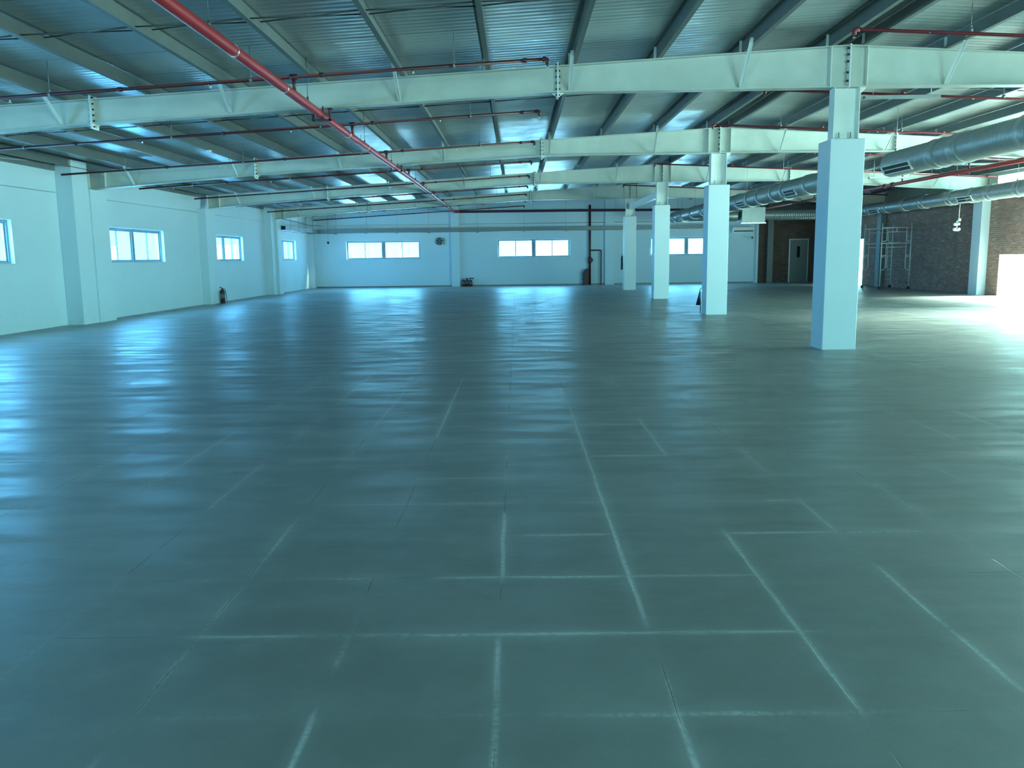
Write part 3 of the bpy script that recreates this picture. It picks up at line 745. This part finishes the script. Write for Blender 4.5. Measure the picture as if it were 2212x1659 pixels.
def duct(name, label, p0, p1, r, sleeves, grilles, hang, sg=-1, gl=.95):
    t_ = thing(name, tuple((Vector(p0)+Vector(p1))/2 - Vector((0,0,r))), label, 'air duct')
    duct_body(p0, p1, r).build('duct_run', m_duct, t_)
    d = Vector(p1)-Vector(p0); L = d.length; d.normalize()
    for s_ in sleeves: sleeve(Vector(p0)+d*(s_-p0[1]), d, .30, r+.016).build('sleeve', m_duct, t_)
    for y in grilles:
        c = Vector(p0)+d*(y-p0[1]) + nv*r
        grille(c, d, nv, gl, .20, t_)
    for y in hang:
        c = Vector(p0)+d*(y-p0[1])
        MB().tube([(c.x, c.y, c.z+r+.005), (c.x, c.y, ceilz(c.x)-.01)], .005, 6).lathe([(.02, 0), (.02, .05)], (c.x, c.y, c.z+r+.012), 8).build('hanger_rod', m_galv, t_)
    return t_
A0, A1 = (8.02, 6.0, DZ), (7.88, 18.05, DZ)
duct('spiral_duct', 'near length of grey spiral air duct with a slotted grille, at the upper right', A0, A1, .25, [7.5, 9.6, 11.6, 13.1, 15.1, 15.9], [10.2, 17.35], [8, 12.2, 17.9], gl=1.2)
B0, B1 = (DX, 20.3, DZ), (7.72, 41.6, DZ)
duct('spiral_duct', 'long grey spiral air duct behind the second square column, running to the far end', B0, B1, .25,
     [21.0, 22.7, 24.6, 25.6, 27.0, 28.2, 29.5, 31.2, 33.0, 34.8, 36.8, 38.8, 40.6], [23.9, 28.9, 33.9, 39.2], [21.5, 25.2, 29.0, 33, 37, 40])
C0, C1 = (14.45, 18.5, 3.27), (14.85, 38.9, 3.27)
t_ = duct('spiral_duct', 'lower grey spiral air duct running along the right brick wall', C0, C1, .22,
     [20.5, 22.6, 24.6, 26.2, 27.2, 28.6, 30.6, 32.2, 33.8, 35.6, 37.2], [27.6, 34.9], [21, 25, 29, 33, 37])
# its far bend and cross run to the plenum
bend = [(14.85, 38.9, 3.27), (14.83, 39.15, 3.27), (14.74, 39.38, 3.27), (14.58, 39.5, 3.27), (14.35, 39.55, 3.27)]
MB().tube(bend, .235, 28).build('duct_elbow', m_duct, t_)
duct_body((14.35, 39.55, 3.27), (11.42, 39.55, 3.27), .215).build('cross_run', m_duct, t_)
# plenum / air handling box
t_ = thing('air_plenum_box', (10.9, 39.5, 2.9), 'shiny sheet metal plenum box hanging where the far ducts meet', 'plenum box')
MB().bbox(10.35, 11.42, 39.1, 40.0, 2.92, 3.62, .01).build('casing', m_duct, t_)
MB().box(10.30, 11.45, 39.05, 40.05, 2.88, 2.92).build('bottom_flange', m_chrome, t_)
for x, y in ((10.4, 39.2), (11.35, 39.2), (10.4, 39.9), (11.35, 39.9)): MB().tube([(x, y, 3.6), (x, y, ceilz(x)-.01)], .006, 6).build('hanger_rod', m_galv, t_)
tag(MB().tube([(10.35, 39.5, 3.25), (9.3, 40.3, 3.25), (8.4, 40.8, 3.25), (7.98, 40.9, 3.27)], .2, 20).build('connecting_duct', m_duct), 'short bent duct linking the plenum box to the long duct', 'air duct')
t_ = thing('wall_air_unit', (11.9, 44.4, 2.6), 'small white unit fixed high on the far wall beside the dark corner', 'air unit')
MB().bbox(11.3, 12.4, 44.35, 44.66, 2.62, 2.90, .02).build('casing', m_cream, t_)
MB().box(11.35, 12.35, 44.34, 44.352, 2.66, 2.72).build('outlet_slot', m_black, t_)

# strip battens / cable ladders hung under the right slope
def batten(xa, xb, Y, z, label):
    t_ = thing('cable_channel', ((xa+xb)/2, Y, z), label, 'cable channel', 'short suspended cable channels')
    MB().box(xa, xb, Y-.05, Y+.05, z, z+.012).box(xa, xb, Y-.05, Y-.044, z+.012, z+.05).box(xa, xb, Y+.044, Y+.05, z+.012, z+.05).build('channel', m_galv, t_)
    for x in (xa+.15, xb-.15): MB().tube([(x, Y, z+.01), (x, Y, ceilz(x)-.01)], .005, 6).build('hanger_rod', m_galv, t_)
batten(6.05, 7.35, 15.1, 4.12, 'short suspended cable channel just behind the nearest girder, right of its column')
batten(12.2, 13.6, 24.0, 3.86, 'short suspended cable channel under the right slope, near the brick wall')
batten(10.8, 12.2, 26.3, 3.72, 'short suspended cable channel under the right slope, beside the red main')

# ================================================================== CABLE TRAY AND CONDUITS
t_ = thing('cable_tray', (0, 44.1, 2.8), 'grey metal cable tray running along the far wall and round the left corner', 'cable tray')
TZ = 2.83
def tray(mb, x0, x1, y0, y1):
    mb.box(x0, x1, y0, y1, TZ, TZ+.008)
    if x1-x0 > y1-y0: mb.box(x0, x1, y0, y0+.006, TZ, TZ+.20).box(x0, x1, y1-.006, y1, TZ, TZ+.20)
    else: mb.box(x0, x0+.006, y0, y1, TZ, TZ+.20).box(x1-.006, x1, y0, y1, TZ, TZ+.20)
mb = MB(); tray(mb, -10.55, 10.3, 44.12, 44.40); mb.build('tray_run', m_galv_dark, t_)
mb = MB(); tray(mb, -10.55, -10.30, 38.0, 44.12); mb.build('tray_run', m_galv_dark, t_)
for x in (-9.4, -7.8, -6.2, -4.55, -2.0, .4, 2.6, 6.0, 8.4):
    MB().tube([(x, 44.43, TZ-.03), (x, 44.43, ceilz(x)-.01)], .006, 6).box(x-.06, x+.06, 44.08, 44.45, TZ-.045, TZ-.02).build('hanger', m_galv_dark, t_)
for y in (38.8, 40.2, 41.6, 43.0):
    MB().tube([(-10.27, y, TZ-.03), (-10.27, y, ceilz(-10.3)-.01)], .006, 6).box(-10.58, -10.25, y-.03, y+.03, TZ-.045, TZ-.02).build('hanger', m_galv_dark, t_)
tag(MB().tube([(-10.84, 38.3, 3.42), (-10.7, 44.2, 3.26), (-10.2, 44.6, 3.25), (12.2, 44.6, 3.22)], .014, 8).build('conduit', m_galv_dark), 'thin dark conduit line above the cable tray on the far wall', 'conduit')
tag(MB().tube([(-10.885, 21.9, 3.13), (-10.885, 29.1, 3.15)], .012, 8).tube([(-10.885, 21.95, 3.13), (-10.885, 21.95, 2.36)], .012, 8).box(-10.895, -10.865, 21.92, 22.42, 2.29, 2.35).build('conduit', m_pale), 'pale conduit dropping beside the window right of the nearest visible pilaster', 'conduit')
tag(MB().tube([(-10.885, 8.0, 3.12), (-10.885, 20.2, 3.14)], .010, 8).build('conduit', m_pale), 'thin pale conduit high on the left wall at the photo edge', 'conduit')
tag(MB().tube([(-10.885, 30.1, 3.14), (-10.885, 36.7, 3.15)], .010, 8).build('conduit', m_pale), 'thin pale conduit above the third window of the left wall', 'conduit')
pts = [(-10.80, 10+.5*i, 3.72+.035*math.sin(i*1.1)) for i in range(19)]
tag(MB().tube(pts, .010, 6).build('loose_cable', m_pale), 'loose pale cable sagging along the eave of the left wall', 'cable')

# ================================================================== SMALL THINGS
# round exhaust fan on far wall
t_ = thing('wall_fan', (-4.03, 44.6, 2.18), 'small round dark exhaust fan on the far wall between the first two windows', 'fan')
n = 28; ring = MB()
ring.tube([(-4.03+.18*math.cos(2*PI*k/n), 44.58, 2.37+.18*math.sin(2*PI*k/n)) for k in range(n+1)], .024, 8, cap=False).build('housing_ring', m_galv_dark, t_)
MB().lathe([(.165, 0), (.165, .01)], (-4.03, 44.645, 2.37), 24, 'y').build('back_plate', m_galv, t_)
for k in range(5):
    a = 2*PI*k/5+.3; c, s_ = math.cos(a), math.sin(a)
    p = lambda r, w_, dy: (-4.03+r*c-w_*s_, 44.60+dy, 2.37+r*s_+w_*c)
    MB().add([p(.04,-.02,.0), p(.15,-.05,-.012), p(.15,.04,.012), p(.04,.02,.004), p(.04,-.02,.006), p(.15,-.05,-.006), p(.15,.04,.018), p(.04,.02,.010)],
             [(0,1,2,3),(7,6,5,4),(0,4,5,1),(1,5,6,2),(2,6,7,3),(3,7,4,0)]).build('blade', m_black, t_)
MB().lathe([(.045, -.04), (.045, .03)], (-4.03, 44.60, 2.37), 14, 'y').build('motor_hub', m_galv_dark, t_)
tag(MB().box(-3.80, -3.77, 44.63, 44.669, 2.18, 2.55).build('cable_cover', m_galv_dark), 'thin vertical cable cover beside the round wall fan', 'cable cover')

# hanging sensor
t_ = thing('hanging_sensor', (-9.75, 44.0, 2.28), 'small dark sensor hanging on a thin rod left of the first far window', 'sensor')
MB().tube([(-9.75, 44.0, 2.40), (-9.75, 44.0, 3.985)], .006, 6).build('rod', m_rod, t_)
MB().lathe([(.02, .12), (.05, .10), (.062, .05), (.05, .01), (.02, -.01)], (-9.75, 44.0, 2.30), 14).build('sensor_body', m_black, t_)
t_ = thing('wall_camera', (12.35, 44.4, 2.3), 'small dark camera on the far wall beside the dark corner', 'camera')
MB().tube([(12.35, 44.57, 2.42), (12.35, 44.45, 2.38)], .012, 8).build('bracket', m_black, t_)
MB().tube([(12.35, 44.50, 2.36), (12.28, 44.25, 2.33)], .04, 10).build('camera_body', m_black, t_)

# extinguishers
def extinguisher(x, y, label, h=.50, r=.075, horn=None, group=None):
    t_ = thing('fire_extinguisher', (x, y, 0), label, 'fire extinguisher', group)
    MB().lathe([(r-.008, 0), (r, .012), (r, h*.72), (r*.86, h*.80), (r*.5, h*.86), (r*.30, h*.885)], (x, y, 0), 20).build('cylinder', m_red_dark, t_)
    MB().lathe([(.020, h*.88), (.024, h*.92), (.016, h*.95)], (x, y, 0), 10).tube([(x, y, h*.92), (x-.05, y-.01, h*.97), (x-.085, y-.02, h*1.0)], .009, 8).tube([(x, y, h*.95), (x-.07, y-.01, h*1.04)], .009, 8).build('valve_handle', m_black, t_)
    MB().lathe([(r+.002, h*.30), (r+.002, h*.60)], (x, y, 0), 20).build('label_band', m_door, t_)
    if horn is None:
        pts = [(x+.02, y, h*.93), (x+r+.02, y, h*.86), (x+r+.035, y, h*.6), (x+r+.05, y, h*.42), (x+r+.055, y, h*.1), (x+r+.055, y, .02)]
        MB().tube(pts, .012, 8).build('hose', m_black, t_)
    elif horn == 'flat':
        MB().tube([(x+.02, y, h*.93), (x+.10, y-.02, h*.98), (x+.12, y-.02, h*.98), (x+.34, y-.02, h*.93)], [.010, .012, .02, .035], 10).build('discharge_horn', m_black, t_)
    return t_
extinguisher(-10.50, 29.98, 'dark red fire extinguisher standing at the foot of the left wall pilaster', .56, .085)
e = extinguisher(4.96, 21.86, 'fire extinguisher behind the second square column with black horn sticking out left', .66, .085, horn='none')
MB().tube([(4.93, 21.86, .61), (4.80, 21.84, .66), (4.745, 21.82, .60), (4.735, 21.82, .52)], .010, 8).build('hose', m_black, e)
MB().tube([(4.735, 21.82, .54), (4.72, 21.81, .44), (4.70, 21.80, .20)], [.012, .022, .062], 14).build('discharge_horn', m_black, e)
MB().tube([(4.755, 21.80, .55), (4.757, 21.80, .0)], .010, 8).build('stand_leg', m_black, e)
G = 'extinguishers standing at the far wall'
extinguisher(-2.79, 44.40, 'dark red fire extinguisher beside the far wall pilaster, leftmost of three', .40, .085, horn='none', group=G)
extinguisher(-2.60, 44.44, 'dark red fire extinguisher at the far wall, in the middle of three', .44, .085, horn='flat', group=G)
extinguisher(-2.41, 44.40, 'dark red fire extinguisher at the far wall, rightmost of three', .38, .085, horn='none', group=G)
t_ = thing('hanging_extinguisher', (4.72, FR[3]+.36, .85), 'dark cylinder hung on the back of the farthest square column', 'fire extinguisher')
MB().lathe([(.065, 0), (.07, .02), (.07, .50), (.04, .60), (.018, .62)], (4.745, FR[3]+.345, .88), 16).build('cylinder', m_red_dark, t_)
MB().box(4.76, 4.80, FR[3]+.262, FR[3]+.30, 1.40, 1.46).tube([(4.745, FR[3]+.345, 1.50), (4.745, FR[3]+.345, 1.56), (4.70, FR[3]+.345, 1.60)], .01, 6).build('wall_hook', m_black, t_)

# pendant twin emergency light on a cord
LX, LY, LZ = 14.62, 28.2, 2.26
t_ = thing('hanging_twin_light', (LX, LY, LZ-.12), 'white twin-head light hanging on a cord from the lower duct', 'light')
MB().tube([(LX, LY, 3.05), (LX-.01, LY, LZ+.30)], .011, 8).build('cord', m_cream, t_)
MB().bbox(LX-.03, LX+.05, LY-.04, LY+.04, LZ+.22, LZ+.31, .01).tube([(LX, LY, LZ+.24), (LX-.09, LY, LZ+.20)], .018, 8).build('junction_box', m_cream, t_)
MB().tube([(LX-.06, LY, LZ+.24), (LX-.06, LY, LZ-.02)], .018, 8).build('stem', m_cream, t_)
for dx_, dz_ in ((-.11, .12), (.00, .13), (-.12, -.04), (.02, -.04)):
    MB().lathe([(.028, -.05), (.048, -.03), (.052, .03), (.040, .05)], (LX-.03+dx_, LY-.03, LZ+dz_), 14, 'y').build('lamp_head', m_cream, t_)
MB().lathe([(.06, 0), (.085, .02), (.05, .05)], (LX-.06, LY, LZ-.10), 14).build('lower_housing', m_cream, t_)

# smoke detectors on the purlins
for (x, y), lb in (((-1.60, 14.6), 'small white detector on the roof left of the ridge, behind the nearest girder'), ((4.83, 16.4), 'small white detector under the ridge behind the nearest girder'), ((-6.85, 19.2), 'small white detector on the roof near the left wall')):
    t_ = thing('smoke_detector', (x, y, btop(x)-.06), lb, 'detector')
    MB().lathe([(.03, -.05), (.055, -.035), (.06, -.005), (.06, .0)], (x+.03, y, btop(x)), 16).build('detector_head', m_cream, t_)

# scaffold tower
SX0, SX1, SY0, SY1 = 14.80, 15.98, 34.45, 36.15
t_ = thing('scaffold_tower', ((SX0+SX1)/2, (SY0+SY1)/2, 0), 'grey tubular scaffold tower on castors standing before the brick wall', 'scaffold')
m_scaf = mat('scaffold_tube', (0.72, 0.74, 0.72), .4, metal=.15, noise=.12, nscale=12)
def end_frame(Y, sgn=1):
    mb = MB(); R_ = .021; r_ = .015
    for x in (SX0, SX1): mb.tube([(x, Y, .12), (x, Y, 2.66)], R_, 10)
    mb.tube([(SX0, Y, 2.48), (SX1, Y, 2.48)], R_, 10)
    mb.tube([(SX0+.19, Y, 2.31), (SX1-.19, Y, 2.31)], r_, 8)
    mb.tube([(SX0, Y, 1.86), (SX1, Y, 1.86)], R_, 10)
    mb.tube([(SX0+.19, Y, 1.70), (SX1-.19, Y, 1.70)], r_, 8)
    mb.tube([((SX0+SX1)/2, Y, 2.31), ((SX0+SX1)/2, Y, 2.48)], r_, 8)
    for x, s_ in ((SX0, 1), (SX1, -1)):
        mb.tube([(x+s_*.19, Y, 2.48), (x+s_*.19, Y, 1.98), (x+s_*.16, Y, 1.94), (x, Y, 1.94)], r_, 8)
        mb.tube([(x+s_*.19, Y, 1.86), (x+s_*.19, Y, .94), (x+s_*.17, Y, .84), (x+s_*.11, Y, .79), (x, Y, .78)], r_, 8)
        mb.tube([(x, Y, 1.36), (x+s_*.19, Y, 1.38)], r_, 8).tube([(x, Y, 1.31), (x+s_*.19, Y, 1.31)], r_, 8)
    return mb
end_frame(SY0).build('end_frame', m_scaf, t_)
end_frame(SY1).build('end_frame', m_scaf, t_)
for x in (SX0, SX1):
    MB().tube([(x, SY0, .30), (x, SY1, .30)], .010, 8).build('side_rail', m_galv_dark, t_)
    MB().tube([(x, SY0, 2.40), (x, SY1, 2.40)], .010, 8).build('side_rail', m_galv_dark, t_)
    for y in (SY0, SY1):
        c_ = MB().lathe([(.055, -.02), (.06, -.015), (.06, .015), (.055, .02)], (x-.02, y, .06), 16, 'y')
        c_.tube([(x, y, .125), (x-.012, y-.028, .10), (x-.02, y-.028, .06)], .010, 6); c_.build('castor', m_black, t_)
